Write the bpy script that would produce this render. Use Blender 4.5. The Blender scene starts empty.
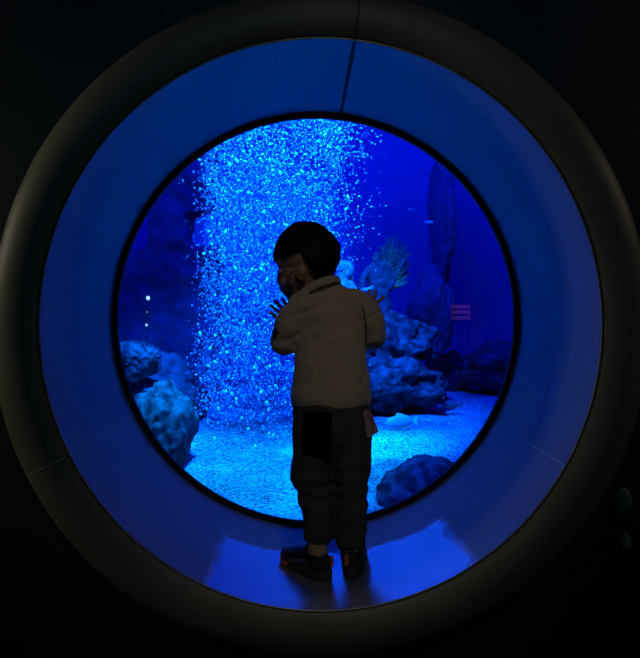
import bpy, bmesh, math, random
import numpy as np
from mathutils import Vector, Matrix, noise
random.seed(7)
rng = np.random.default_rng(7)
S = bpy.context.scene
COL = S.collection
PI = math.pi
R = math.radians

# ------------------------------------------------------------------ camera
FOC = 600.0
CAMX, CAMZ = -0.04, 0.04
VX, VY = 304.0, 308.0
cd = bpy.data.cameras.new('camera')
cam = bpy.data.objects.new('camera', cd)
COL.objects.link(cam)
cam.location = (CAMX, 0, CAMZ)
cam.rotation_euler = (R(90), 0, 0)
cd.sensor_fit = 'HORIZONTAL'
cd.sensor_width = 36
cd.lens = 36 * FOC / 640
cd.shift_x = (320 - VX) / 658
cd.shift_y = -(329 - VY) / 658
cd.shift_x = (320 - VX) / 640
cd.shift_y = -(329 - VY) / 640
cd.clip_start = 0.02
S.camera = cam


def P(px, py, d):
    """point seen at px,py whose distance into the room is d metres"""
    return Vector((CAMX + (px - VX) / FOC * d, d, CAMZ - (py - VY) / FOC * d))


# ------------------------------------------------------------------ materials
def new_mat(name):
    m = bpy.data.materials.new(name)
    m.use_nodes = True
    nt = m.node_tree
    b = nt.nodes['Principled BSDF']
    return m, nt, b


def mat(name, col, rough=0.7, metal=0.0, spec=0.5, noise_amt=0.0, nscale=8.0, col2=None,
        bump=0.0, bscale=40.0, sheen=0.0, detail=5, lo=0.35, hi=0.65):
    m, nt, b = new_mat(name)
    b.inputs['Base Color'].default_value = (*col, 1)
    b.inputs['Roughness'].default_value = rough
    b.inputs['Metallic'].default_value = metal
    b.inputs['Specular IOR Level'].default_value = spec
    if sheen:
        b.inputs['Sheen Weight'].default_value = sheen
    tc = nt.nodes.new('ShaderNodeTexCoord')
    if col2 is not None:
        n = nt.nodes.new('ShaderNodeTexNoise')
        n.inputs['Scale'].default_value = nscale
        n.inputs['Detail'].default_value = detail
        r = nt.nodes.new('ShaderNodeValToRGB')
        r.color_ramp.elements[0].position = lo
        r.color_ramp.elements[1].position = hi
        r.color_ramp.elements[0].color = (*col, 1)
        r.color_ramp.elements[1].color = (*col2, 1)
        nt.links.new(tc.outputs['Object'], n.inputs['Vector'])
        nt.links.new(n.outputs['Fac'], r.inputs['Fac'])
        nt.links.new(r.outputs['Color'], b.inputs['Base Color'])
    if bump:
        n2 = nt.nodes.new('ShaderNodeTexNoise')
        n2.inputs['Scale'].default_value = bscale
        n2.inputs['Detail'].default_value = 6
        bp = nt.nodes.new('ShaderNodeBump')
        bp.inputs['Strength'].default_value = bump
        bp.inputs['Distance'].default_value = 0.01
        nt.links.new(tc.outputs['Object'], n2.inputs['Vector'])
        nt.links.new(n2.outputs['Fac'], bp.inputs['Height'])
        nt.links.new(bp.outputs['Normal'], b.inputs['Normal'])
    return m


M = {}
M['skin'] = mat('skin', (0.42, 0.22, 0.14), 0.55)
M['lip'] = mat('lip', (0.35, 0.1, 0.08), 0.5)
M['eye'] = mat('eye', (0.6, 0.6, 0.6), 0.1)
M['hair'] = mat('hair', (0.006, 0.005, 0.005), 0.6, spec=0.2, bump=0.5, bscale=160)
M['mask'] = mat('mask_cloth', (0.10, 0.10, 0.12), 0.8)
M['loop'] = mat('elastic', (0.6, 0.6, 0.6), 0.8)
M['jacket'] = mat('beige_jersey', (0.43, 0.35, 0.25), 0.9, sheen=0.2, bump=0.12, bscale=300)
M['jacket_dark'] = mat('dark_jersey', (0.06, 0.05, 0.04), 0.9)
M['trousers'] = mat('charcoal_cotton', (0.060, 0.060, 0.055), 0.9, bump=0.15, bscale=250, spec=0.2)
M['black_cloth'] = mat('black_cloth', (0.004, 0.004, 0.005), 0.95, spec=0.1)
M['paper'] = mat('paper_tag', (0.48, 0.36, 0.36), 0.8, col2=(0.3, 0.16, 0.14), nscale=60)
M['sock'] = mat('tan_sock', (0.36, 0.26, 0.15), 0.9)
M['shoe'] = mat('black_mesh', (0.012, 0.012, 0.016), 0.55, bump=0.3, bscale=400)
M['sole'] = mat('dark_rubber', (0.03, 0.035, 0.035), 0.6)
M['orange'] = mat('orange_trim', (0.75, 0.11, 0.03), 0.5)
M['blue_trim'] = mat('slate_trim', (0.10, 0.11, 0.15), 0.4)
M['rubber'] = mat('black_rubber', (0.004, 0.004, 0.005), 0.6, spec=0.2)
M['seam_dark'] = mat('dark_seam', (0.04, 0.05, 0.09), 0.7, spec=0.1)
M['seam_light'] = mat('worn_seam', (0.42, 0.42, 0.42), 0.5)
M['bead'] = mat('worn_metal', (0.42, 0.34, 0.26), 0.35, metal=0.7)
M['knob'] = mat('pale_plastic', (0.22, 0.21, 0.16), 0.6)
M['statue'] = mat('pale_stone', (0.45, 0.55, 0.55), 0.8, col2=(0.12, 0.16, 0.18), nscale=14, bump=0.4, bscale=40)
M['fan'] = mat('coral_fan', (0.40, 0.42, 0.16), 0.8, col2=(0.10, 0.16, 0.14), nscale=8, lo=.4, hi=.6)
M['fish'] = mat('pale_fish', (0.22, 0.32, 0.42), 0.4)
M['fin'] = mat('yellow_fin', (0.50, 0.62, 0.25), 0.5)
M['darkfish'] = mat('dark_fish', (0.08, 0.10, 0.12), 0.4)
M['silver'] = mat('silver_fish', (0.8, 0.85, 0.85), 0.25, metal=0.2)
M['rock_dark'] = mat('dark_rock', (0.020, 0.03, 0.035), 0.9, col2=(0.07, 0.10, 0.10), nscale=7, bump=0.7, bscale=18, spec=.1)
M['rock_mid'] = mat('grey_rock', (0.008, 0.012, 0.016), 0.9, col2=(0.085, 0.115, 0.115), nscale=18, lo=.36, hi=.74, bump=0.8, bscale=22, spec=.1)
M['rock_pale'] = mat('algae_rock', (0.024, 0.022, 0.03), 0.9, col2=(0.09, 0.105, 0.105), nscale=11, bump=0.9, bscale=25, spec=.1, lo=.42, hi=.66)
M['rock_hazed'] = mat('hazed_rock', (0.11, 0.12, 0.15), 0.9, col2=(0.15, 0.17, 0.20), nscale=6, bump=0.5, bscale=12, spec=.1)  # base colour lightened to stand in for haze in the distant water
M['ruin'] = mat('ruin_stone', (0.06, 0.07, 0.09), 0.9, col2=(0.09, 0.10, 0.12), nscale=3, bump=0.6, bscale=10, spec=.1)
M['tankwall'] = mat('blue_backdrop', (0.25, 0.25, 0.30), 0.9, col2=(0.33, 0.33, 0.38), nscale=.8, spec=0)
M['roomdark'] = mat('dark_paint', (0.03, 0.035, 0.045), 0.7)


def sand_mat():
    m, nt, b = new_mat('coral_sand')
    b.inputs['Roughness'].default_value = 0.95
    b.inputs['Specular IOR Level'].default_value = 0.1
    tc = nt.nodes.new('ShaderNodeTexCoord')
    v = nt.nodes.new('ShaderNodeTexVoronoi'); v.inputs['Scale'].default_value = 45
    n = nt.nodes.new('ShaderNodeTexNoise'); n.inputs['Scale'].default_value = 60; n.inputs['Detail'].default_value = 8
    n2 = nt.nodes.new('ShaderNodeTexNoise'); n2.inputs['Scale'].default_value = 1.6; n2.inputs['Detail'].default_value = 4
    for x in (v, n, n2):
        nt.links.new(tc.outputs['Object'], x.inputs['Vector'])
    r = nt.nodes.new('ShaderNodeValToRGB')
    r.color_ramp.elements[0].position = 0.40; r.color_ramp.elements[0].color = (0.16, 0.18, 0.18, 1)
    r.color_ramp.elements[1].position = 0.56; r.color_ramp.elements[1].color = (0.62, 0.66, 0.60, 1)
    nt.links.new(n.outputs['Fac'], r.inputs['Fac'])
    r2 = nt.nodes.new('ShaderNodeValToRGB')
    r2.color_ramp.elements[0].position = 0.42; r2.color_ramp.elements[0].color = (0.45, 0.45, 0.45, 1)
    r2.color_ramp.elements[1].position = 0.60; r2.color_ramp.elements[1].color = (1, 1, 1, 1)
    nt.links.new(n2.outputs['Fac'], r2.inputs['Fac'])
    mx = nt.nodes.new('ShaderNodeMix'); mx.data_type = 'RGBA'; mx.blend_type = 'MULTIPLY'
    mx.inputs['Factor'].default_value = 1
    nt.links.new(r.outputs['Color'], mx.inputs['A']); nt.links.new(r2.outputs['Color'], mx.inputs['B'])
    nt.links.new(mx.outputs['Result'], b.inputs['Base Color'])
    bp = nt.nodes.new('ShaderNodeBump'); bp.inputs['Strength'].default_value = 1; bp.inputs['Distance'].default_value = 0.03
    nt.links.new(v.outputs['Distance'], bp.inputs['Height']); nt.links.new(bp.outputs['Normal'], b.inputs['Normal'])
    return m


M['sand'] = sand_mat()


def reveal_mat():
    """satin painted metal; the foot-worn film at the bottom is more polished, with a ragged edge"""
    m, nt, b = new_mat('satin_reveal')
    b.inputs['Base Color'].default_value = (0.13, 0.17, 0.30, 1)
    b.inputs['Specular IOR Level'].default_value = 0.6
    tc = nt.nodes.new('ShaderNodeTexCoord')
    sp = nt.nodes.new('ShaderNodeSeparateXYZ'); nt.links.new(tc.outputs['Object'], sp.inputs['Vector'])
    n = nt.nodes.new('ShaderNodeTexNoise'); n.inputs['Scale'].default_value = 9; n.inputs['Detail'].default_value = 8
    n.inputs['Roughness'].default_value = 0.7
    nt.links.new(tc.outputs['Object'], n.inputs['Vector'])

    def math_(op, a, bb, clamp=False):
        k = nt.nodes.new('ShaderNodeMath'); k.operation = op; k.use_clamp = clamp
        for i, x in enumerate((a, bb)):
            if isinstance(x, (int, float)):
                k.inputs[i].default_value = x
            else:
                nt.links.new(x, k.inputs[i])
        return k.outputs[0]
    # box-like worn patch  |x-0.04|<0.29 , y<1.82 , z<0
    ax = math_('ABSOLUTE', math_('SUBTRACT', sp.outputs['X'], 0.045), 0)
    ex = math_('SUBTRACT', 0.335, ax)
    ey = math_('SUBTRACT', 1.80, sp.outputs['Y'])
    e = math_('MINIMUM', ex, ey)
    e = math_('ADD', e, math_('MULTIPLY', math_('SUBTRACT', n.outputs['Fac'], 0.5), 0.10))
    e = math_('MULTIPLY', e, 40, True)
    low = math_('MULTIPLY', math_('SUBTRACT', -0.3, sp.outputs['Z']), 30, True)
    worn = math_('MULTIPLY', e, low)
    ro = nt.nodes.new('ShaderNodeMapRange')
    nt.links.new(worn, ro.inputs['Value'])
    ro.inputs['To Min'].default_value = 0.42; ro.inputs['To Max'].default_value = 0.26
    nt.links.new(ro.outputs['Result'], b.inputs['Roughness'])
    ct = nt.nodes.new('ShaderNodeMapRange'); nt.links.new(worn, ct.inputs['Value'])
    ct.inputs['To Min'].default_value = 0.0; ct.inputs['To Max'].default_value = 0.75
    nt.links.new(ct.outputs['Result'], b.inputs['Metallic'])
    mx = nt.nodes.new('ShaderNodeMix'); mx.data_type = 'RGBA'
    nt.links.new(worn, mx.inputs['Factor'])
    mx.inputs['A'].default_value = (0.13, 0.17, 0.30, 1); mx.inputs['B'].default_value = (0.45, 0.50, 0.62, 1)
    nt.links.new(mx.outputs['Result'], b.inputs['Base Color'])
    return m


M['reveal'] = reveal_mat()


def wall_mat():
    m, nt, b = new_mat('dark_gloss_wall')
    b.inputs['Roughness'].default_value = 0.55
    tc = nt.nodes.new('ShaderNodeTexCoord')
    v = nt.nodes.new('ShaderNodeTexVoronoi'); v.inputs['Scale'].default_value = 7
    nt.links.new(tc.outputs['Object'], v.inputs['Vector'])
    n = nt.nodes.new('ShaderNodeTexNoise'); n.inputs['Scale'].default_value = 5
    nt.links.new(tc.outputs['Object'], n.inputs['Vector'])
    k = nt.nodes.new('ShaderNodeMath'); k.operation = 'LESS_THAN'
    k2 = nt.nodes.new('ShaderNodeMath'); k2.operation = 'MULTIPLY'; k2.inputs[1].default_value = 0.045
    nt.links.new(n.outputs['Fac'], k2.inputs[0])
    nt.links.new(v.outputs['Distance'], k.inputs[0]); nt.links.new(k2.outputs[0], k.inputs[1])
    mx = nt.nodes.new('ShaderNodeMix'); mx.data_type = 'RGBA'
    nt.links.new(k.outputs[0], mx.inputs['Factor'])
    mx.inputs['A'].default_value = (0.016, 0.030, 0.036, 1); mx.inputs['B'].default_value = (0.40, 0.42, 0.40, 1)  # pale specks: lights reflected in the gloss, painted into the colour
    nt.links.new(mx.outputs['Result'], b.inputs['Base Color'])
    return m


M['wall'] = wall_mat()
M['ring'] = mat('bronze_grey_ring', (0.14, 0.132, 0.10), 0.5, spec=0.4, col2=(0.175, 0.165, 0.125), nscale=5)


def glass_mat():
    m = bpy.data.materials.new('acrylic'); m.use_nodes = True
    nt = m.node_tree; nt.nodes.clear()
    o = nt.nodes.new('ShaderNodeOutputMaterial')
    t = nt.nodes.new('ShaderNodeBsdfTransparent'); t.inputs['Color'].default_value = (0.97, 0.98, 1, 1)
    g = nt.nodes.new('ShaderNodeBsdfGlossy'); g.inputs['Roughness'].default_value = 0.01
    f = nt.nodes.new('ShaderNodeFresnel'); f.inputs['IOR'].default_value = 1.49
    mx = nt.nodes.new('ShaderNodeMixShader')
    nt.links.new(f.outputs[0], mx.inputs[0]); nt.links.new(t.outputs[0], mx.inputs[1]); nt.links.new(g.outputs[0], mx.inputs[2])
    nt.links.new(mx.outputs[0], o.inputs['Surface'])
    return m


M['glass'] = glass_mat()


def water_mat():
    m = bpy.data.materials.new('sea_water'); m.use_nodes = True
    nt = m.node_tree; nt.nodes.clear()
    o = nt.nodes.new('ShaderNodeOutputMaterial')
    a = nt.nodes.new('ShaderNodeVolumeAbsorption')
    a.inputs['Color'].default_value = (0.0, 0.72, 0.97, 1); a.inputs['Density'].default_value = 0.9
    nt.links.new(a.outputs[0], o.inputs['Volume'])
    return m


M['water'] = water_mat()


def bubble_mat(name, col, tr=0.35):
    m = bpy.data.materials.new(name); m.use_nodes = True
    nt = m.node_tree; nt.nodes.clear()
    o = nt.nodes.new('ShaderNodeOutputMaterial')
    d = nt.nodes.new('ShaderNodeBsdfDiffuse'); d.inputs['Color'].default_value = (*col, 1)
    t = nt.nodes.new('ShaderNodeBsdfTranslucent'); t.inputs['Color'].default_value = (*col, 1)
    g = nt.nodes.new('ShaderNodeBsdfGlossy'); g.inputs['Roughness'].default_value = 0.25
    a = nt.nodes.new('ShaderNodeMixShader'); a.inputs[0].default_value = tr
    b = nt.nodes.new('ShaderNodeMixShader'); b.inputs[0].default_value = 0.3
    nt.links.new(d.outputs[0], a.inputs[1]); nt.links.new(t.outputs[0], a.inputs[2])
    nt.links.new(a.outputs[0], b.inputs[1]); nt.links.new(g.outputs[0], b.inputs[2])
    nt.links.new(b.outputs[0], o.inputs['Surface'])
    return m


M['bubble'] = bubble_mat('air_bubble', (0.9, 0.95, 1.0))
M['micro'] = bubble_mat('fine_bubbles', (0.50, 0.58, 0.75), 0.5)


def emit_mat(name, col, s):
    m = bpy.data.materials.new(name); m.use_nodes = True
    nt = m.node_tree; nt.nodes.clear()
    o = nt.nodes.new('ShaderNodeOutputMaterial'); e = nt.nodes.new('ShaderNodeEmission')
    e.inputs['Color'].default_value = (*col, 1); e.inputs['Strength'].default_value = s
    nt.links.new(e.outputs[0], o.inputs['Surface'])
    return m


# ------------------------------------------------------------------ mesh helpers
def link(name, me, m=None, parent=None, smooth=True):
    o = bpy.data.objects.new(name, me)
    COL.objects.link(o)
    if m is not None:
        me.materials.clear(); me.materials.append(M[m] if isinstance(m, str) else m)
    if parent is not None:
        o.parent = parent
        o.matrix_parent_inverse = Matrix.Translation(parent.location).inverted()
    if smooth:
        me.polygons.foreach_set('use_smooth', [True] * len(me.polygons))
        if len(me.polygons) < 20000: me.set_sharp_from_angle(angle=R(50))
    return o


def tag(o, label, cat, group=None):
    o['label'] = label; o['category'] = cat
    if group: o['group'] = group
    return o


def struct(o):
    o['kind'] = 'structure'
    return o


def empty(name, loc=(0, 0, 0)):
    o = bpy.data.objects.new(name, None); o.location = loc; o.empty_display_size = 0.05
    COL.objects.link(o)
    return o


class MB:
    def __init__(s): s.v = []; s.f = []

    def add(s, vs, fs):
        k = len(s.v); s.v += [tuple(x) for x in vs]; s.f += [tuple(i + k for i in f) for f in fs]

    def tube(s, pts, rad, side=(1, 0, 0), seg=16, sub=6, cap=4):
        """round-ended tube along pts. rad: number or (side radius, other radius) per point"""
        pts = [Vector(p) for p in pts]
        rr = [(r, r) if isinstance(r, (int, float)) else r for r in rad]
        if len(pts) > 2:
            P2, R2 = [], []
            n = len(pts)
            for i in range(n - 1):
                p0, p1, p2, p3 = pts[max(i - 1, 0)], pts[i], pts[i + 1], pts[min(i + 2, n - 1)]
                for k in range(sub):
                    t = k / sub
                    q = 0.5 * ((2 * p1) + (p2 - p0) * t + (2 * p0 - 5 * p1 + 4 * p2 - p3) * t * t + (3 * p1 - p0 - 3 * p2 + p3) * t ** 3)
                    P2.append(q)
                    tt = t * t * (3 - 2 * t)
                    R2.append(tuple(rr[i][j] * (1 - tt) + rr[i + 1][j] * tt for j in (0, 1)))
            P2.append(pts[-1]); R2.append(rr[-1])
            pts, rr = P2, R2
        n = len(pts)
        rings = []
        side = Vector(side)
        for i in range(n):
            t = (pts[min(i + 1, n - 1)] - pts[max(i - 1, 0)]).normalized()
            a = (side - t * side.dot(t))
            if a.length < 1e-3: a = t.orthogonal()
            a.normalize(); b = t.cross(a)
            rings.append((pts[i], a, b, rr[i][0], rr[i][1], t))
        full = []
        c, a, b, ra, rb, t = rings[0]
        for k in range(1, cap + 1):
            an = PI / 2 * k / (cap + 1); m_ = (ra + rb) / 2
            full.append((c - t * m_ * math.cos(an), a, b, ra * math.sin(an), rb * math.sin(an)))
        full += [x[:5] for x in rings]
        c, a, b, ra, rb, t2 = rings[-1]
        for k in range(cap, 0, -1):
            an = PI / 2 * k / (cap + 1); m_ = (ra + rb) / 2
            full.append((c + t2 * m_ * math.cos(an), a, b, ra * math.sin(an), rb * math.sin(an)))
        v = []
        for c, a, b, ra, rb in full:
            for k in range(seg):
                an = 2 * PI * k / seg
                v.append(c + a * ra * math.cos(an) + b * rb * math.sin(an))
        f = []
        for i in range(len(full) - 1):
            for k in range(seg):
                k2 = (k + 1) % seg
                f.append((i * seg + k, i * seg + k2, (i + 1) * seg + k2, (i + 1) * seg + k))
        v.append(rings[0][0] - t * (rings[0][3] + rings[0][4]) / 2); a0 = len(v) - 1
        v.append(rings[-1][0] + t2 * (rings[-1][3] + rings[-1][4]) / 2); a1 = len(v) - 1
        for k in range(seg):
            k2 = (k + 1) % seg
            f.append((a0, k2, k)); f.append((a1, (len(full) - 1) * seg + k, (len(full) - 1) * seg + k2))
        s.add(v, f)
        return s

    def ell(s, c, r, mtx=None, seg=24, rings=14):
        c = Vector(c)
        v = []; f = []
        for i in range(1, rings):
            th = PI * i / rings
            for k in range(seg):
                an = 2 * PI * k / seg
                v.append(Vector((r[0] * math.sin(th) * math.cos(an), r[1] * math.sin(th) * math.sin(an), r[2] * math.cos(th))))
        v.append(Vector((0, 0, r[2]))); v.append(Vector((0, 0, -r[2])))
        for i in range(rings - 2):
            for k in range(seg):
                k2 = (k + 1) % seg
                f.append((i * seg + k, (i + 1) * seg + k, (i + 1) * seg + k2, i * seg + k2))
        t = len(v) - 2; bt = len(v) - 1
        for k in range(seg):
            k2 = (k + 1) % seg
            f.append((t, k, k2)); f.append((bt, (rings - 2) * seg + k2, (rings - 2) * seg + k))
        if mtx is not None: v = [mtx @ x for x in v]
        s.add([x + c for x in v], f)
        return s

    def box(s, lo, hi):
        (a, b, c), (d, e, g) = lo, hi
        v = [(a, b, c), (d, b, c), (d, e, c), (a, e, c), (a, b, g), (d, b, g), (d, e, g), (a, e, g)]
        f = [(0, 3, 2, 1), (4, 5, 6, 7), (0, 1, 5, 4), (1, 2, 6, 5), (2, 3, 7, 6), (3, 0, 4, 7)]
        s.add(v, f); return s

    def mesh(s, name='m', xf=None):
        me = bpy.data.meshes.new(name)
        v = s.v if xf is None else [tuple(xf @ Vector(x)) for x in s.v]
        me.from_pydata(v, [], s.f); me.validate(); me.update()
        bm = bmesh.new(); bm.from_mesh(me); bmesh.ops.recalc_face_normals(bm, faces=bm.faces); bm.to_mesh(me); bm.free()
        return me

    def fused(s, voxel=0.004, smooth=6, xf=None, disp=None):
        """one continuous skin over everything added"""
        me = s.mesh('t', xf)
        o = bpy.data.objects.new('t', me); COL.objects.link(o)
        r = o.modifiers.new('r', 'REMESH'); r.mode = 'VOXEL'; r.voxel_size = voxel; r.adaptivity = 0
        if smooth:
            q = o.modifiers.new('s', 'SMOOTH'); q.iterations = smooth; q.factor = 0.5
        dg = bpy.context.evaluated_depsgraph_get(); dg.update()
        out = bpy.data.meshes.new_from_object(o.evaluated_get(dg))
        bpy.data.objects.remove(o); bpy.data.meshes.remove(me)
        if disp:
            nv = len(out.vertices)
            co = np.empty(nv * 3); no = np.empty(nv * 3)
            out.vertices.foreach_get('co', co); out.vertices.foreach_get('normal', no)
            co = co.reshape(-1, 3); no = no.reshape(-1, 3)
            for i in range(nv):
                co[i] += no[i] * disp(Vector(co[i]))
            out.vertices.foreach_set('co', co.ravel()); out.update()
        return out


def lathe_ellipse(profile, A, B, seg=160, close=False):
    """profile of (offset from the hole edge, y); hole half axes A (x), B (z)"""
    v = []; f = []
    n = len(profile)
    for k in range(seg):
        an = 2 * PI * k / seg
        for (dr, y) in profile:
            v.append(((A + dr) * math.cos(an), y, (B + dr) * math.sin(an)))
    for k in range(seg):
        k2 = (k + 1) % seg
        for i in range(n if close else n - 1):
            j = (i + 1) % n
            f.append((k * n + i, k * n + j, k2 * n + j, k2 * n + i))
    m = MB(); m.add(v, f)
    return m


# ------------------------------------------------------------------ THE SETTING : wall, round window, room, tank
A, B = 0.683, 0.695      # half axes of the round opening
YF, YG = 1.46, 2.02      # front edge of the tunnel and the acrylic


def wall_with_hole(name, y0, y1, m, hole=0.06):
    """thick wall with the round opening cut through"""
    mb = MB(); seg = 96; v = []; f = []
    for y in (y0, y1):
        for k in range(seg):
            an = 2 * PI * k / seg
            v.append(((A + hole) * math.cos(an), y, (B + hole) * math.sin(an)))
        for k in range(seg):
            an = 2 * PI * k / seg
            c, s_ = math.cos(an), math.sin(an)
            X0, X1, Z0, Z1 = -3.2, 3.2, -1.3, 2.6
            t = min((X1 / c) if c > 1e-9 else (X0 / c) if c < -1e-9 else 1e9,
                    (Z1 / s_) if s_ > 1e-9 else (Z0 / s_) if s_ < -1e-9 else 1e9)
            v.append((c * t, y, s_ * t))
    for k in range(seg):
        k2 = (k + 1) % seg
        f.append((k, k2, seg + k2, seg + k))
        f.append((2 * seg + k, 3 * seg + k, 3 * seg + k2, 2 * seg + k2))
        f.append((k, 2 * seg + k, 2 * seg + k2, k2))
        f.append((seg + k, seg + k2, 3 * seg + k2, 3 * seg + k))
    mb.add(v, f)
    return struct(link(name, mb.mesh(), m, smooth=False))


wall_with_hole('wall_front', 1.505, 2.06, 'wall', 0.03)

win = empty('window_1', (0, YF, -B))
struct(win); win['label'] = 'big round aquarium window set deep in a dark wall'
# tunnel reveal (a sleeve with a thin wall)
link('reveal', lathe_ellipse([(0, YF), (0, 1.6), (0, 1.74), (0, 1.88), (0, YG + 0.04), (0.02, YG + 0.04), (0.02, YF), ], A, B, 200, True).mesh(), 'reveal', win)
# bulged surround ring on the room side
prof = [(0.0, 1.463), (0.004, 1.456), (0.012, 1.450), (0.03, 1.443), (0.055, 1.439), (0.08, 1.440), (0.105, 1.446),
        (0.125, 1.456), (0.14, 1.470), (0.148, 1.487), (0.15, 1.503), (0.02, 1.503), (0.015, 1.47)]
prof = [(a * 0.89, b) for a, b in prof]
link('surround_ring', lathe_ellipse(prof, A, B, 200, True).mesh(), 'ring', win)
# worn metal bead on the edge
bd = [(0.0 + 0.0022 * math.cos(a), 1.4555 + 0.0022 * math.sin(a)) for a in [2 * PI * k / 8 for k in range(8)]]
link('edge_bead', lathe_ellipse(bd, A, B, 200, True).mesh(), 'bead', win)
# black gasket
gk = [(0.002, YG - 0.010), (-0.006, YG - 0.010), (-0.012, YG - 0.004), (-0.013, YG + 0.02), (0.002, YG + 0.02)]
link('gasket', lathe_ellipse(gk, A, B, 200, True).mesh(), 'rubber', win)
# acrylic pane
mb = MB(); seg = 128
vs = []
for y in (YG, YG + 0.012):
    for k in range(seg):
        an = 2 * PI * k / seg
        vs.append(((A - 0.008) * math.cos(an), y, (B - 0.008) * math.sin(an)))
mb.add(vs, [tuple(range(seg)), tuple(range(2 * seg - 1, seg - 1, -1))] + [(k, seg + k, seg + (k + 1) % seg, (k + 1) % seg) for k in range(seg)])
link('glass_pane', mb.mesh(), 'glass', win, smooth=False)


def strip(deg, y0, y1, w, off, t, m):
    """joint across the reveal"""
    an = R(deg)
    mb = MB()
    n = Vector((math.cos(an), 0, math.sin(an))); tg = Vector((-math.sin(an), 0, math.cos(an)))
    p = Vector((A * math.cos(an), 0, B * math.sin(an)))
    vs = []
    for y in (y0, y1):
        for a, b in ((-w / 2, off), (w / 2, off), (w / 2, off - t), (-w / 2, off - t)):
            q = p + tg * a + n * b
            vs.append((q.x, y, q.z))
    mb.add(vs, [(0, 1, 2, 3), (7, 6, 5, 4), (0, 4, 5, 1), (1, 5, 6, 2), (2, 6, 7, 3), (3, 7, 4, 0)])
    link('joint', mb.mesh(), m, win, smooth=False)


strip(83, 1.452, YG - 0.02, 0.010, 0.001, 0.002, 'seam_dark')
strip(207, 1.462, 1.80, 0.0022, 0.001, 0.0014, 'seam_light')
strip(-29.5, 1.462, 1.72, 0.003, 0.001, 0.0016, 'seam_light')


def ring_joint(deg, w, m):
    an = R(deg); mb = MB()
    tg = Vector((-math.sin(an), 0, math.cos(an)))
    pts = prof[2:10]
    vs = []
    for dr, y in pts:
        c = Vector(((A + dr) * math.cos(an), y, (B + dr) * math.sin(an)))
        for s_ in (-1, 1):
            q = c + tg * s_ * w / 2
            vs.append((q.x, q.y - 0.0008, q.z))
        for s_ in (1, -1):
            q = c + tg * s_ * w / 2
            vs.append((q.x, q.y + 0.004, q.z))
    fs = []
    for i in range(len(pts) - 1):
        for k in range(4):
            fs.append((i * 4 + k, i * 4 + (k + 1) % 4, i * 4 + 4 + (k + 1) % 4, i * 4 + 4 + k))
    fs += [(3, 2, 1, 0), tuple(len(pts) * 4 - 4 + k for k in range(4))]
    mb.add(vs, fs)
    link('ring_joint', mb.mesh(), m, win, smooth=False)


ring_joint(83, 0.004, 'seam_dark')
ring_joint(207, 0.002, 'seam_light')


def plain(name, lo, hi, m):
    return struct(link(name, MB().box(lo, hi).mesh(), m, smooth=False))


# the dark gallery behind the camera
plain('floor', (-3.2, -3.2, -1.4), (3.2, 2.06, -1.3), 'roomdark')
plain('ceiling', (-3.2, -3.2, 2.6), (3.2, 2.06, 2.7), 'roomdark')
plain('wall_left', (-3.3, -3.2, -1.3), (-3.2, 2.06, 2.6), 'roomdark')
plain('wall_right', (3.2, -3.2, -1.3), (3.3, 2.06, 2.6), 'roomdark')
plain('wall_back', (-3.2, -3.3, -1.3), (3.2, -3.2, 2.6), 'roomdark')

# the tank
FZ = -0.85
TY = 7.6
plain('wall_tank_back', (-5, TY, -1.4), (5, TY + 0.1, 3.3), 'tankwall')
plain('wall_tank_left', (-5.1, 2.06, -1.4), (-5, TY, 3.3), 'tankwall')
plain('wall_tank_right', (5, 2.06, -1.4), (5.1, TY, 3.3), 'tankwall')
w = struct(link('water', MB().box((-4.99, 2.064, -1.38), (4.99, TY - 0.01, 2.9)).mesh(), 'water', smooth=False))


def sand_z(x, y):
    return FZ + 0.05 * noise.noise(Vector((x * 0.9, y * 0.9, 0))) + 0.016 * noise.noise(Vector((x * 4, y * 4, 3))) + 0.010 * noise.noise(Vector((x * 12, y * 12, 5)))


nx, ny = 240, 180
vs = []; fs = []
for j in range(ny + 1):
    for i in range(nx + 1):
        x = -4.98 + 9.96 * i / nx; y = 2.07 + (TY - 0.03 - 2.07) * j / ny
        vs.append((x, y, sand_z(x, y)))
for j in range(ny):
    for i in range(nx):
        a = j * (nx + 1) + i
        fs.append((a, a + 1, a + nx + 2, a + nx + 1))
mb = MB(); mb.add(vs, fs)
o = link('sand', mb.mesh(), 'sand'); o['kind'] = 'stuff'
o['label'] = 'pale coral sand covering the bottom of the tank'


# ------------------------------------------------------------------ rocks
def rock_mesh(scale, seed, rough=0.35, freq=1.3, sub=5, flat=0.0, warp=None):
    bm = bmesh.new(); bmesh.ops.create_icosphere(bm, subdivisions=sub, radius=1)
    off = Vector((seed * 3.7, seed * 1.9, seed * 5.1))
    for v in bm.verts:
        d = v.co.normalized()
        k = 1 + rough * noise.noise(d * freq + off) + rough * 0.45 * abs(noise.noise(d * freq * 2.6 + off)) - rough * 0.2 \
            + rough * 0.18 * noise.noise(d * freq * 7 + off) + rough * 0.08 * noise.noise(d * freq * 17 + off)
        c = d * k
        if warp: c = warp(c)
        v.co = Vector((c.x * scale[0], c.y * scale[1], c.z * scale[2]))
    me = bpy.data.meshes.new('rock'); bm.to_mesh(me); bm.free()
    return me


def rock(px, py, d, w, h, seed, m, label, group=None, rough=0.35, depth=None, warp=None, freq=1.3, name='rock', sub=5):
    c = P(px, py, d); s = d / FOC
    sx, sz = w * s / 2, h * s / 2
    me = rock_mesh((sx, depth or (sx + sz) / 2, sz), seed, rough, freq, sub, warp=warp)
    o = link(name, me, m); o.location = c
    tag(o, label, 'rock', group)
    return o


# right-hand foreground rock with an overhanging beak to the left
def beak(c):
    k = max(0.0, -c.x)
    lo = max(0.0, -c.z)
    return Vector((c.x * (1.0 + 0.10 * k) * (1 - 0.62 * lo * (c.x < 0)), c.y, c.z + 0.06 * k - 0.2 * max(0, c.x)))


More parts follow.
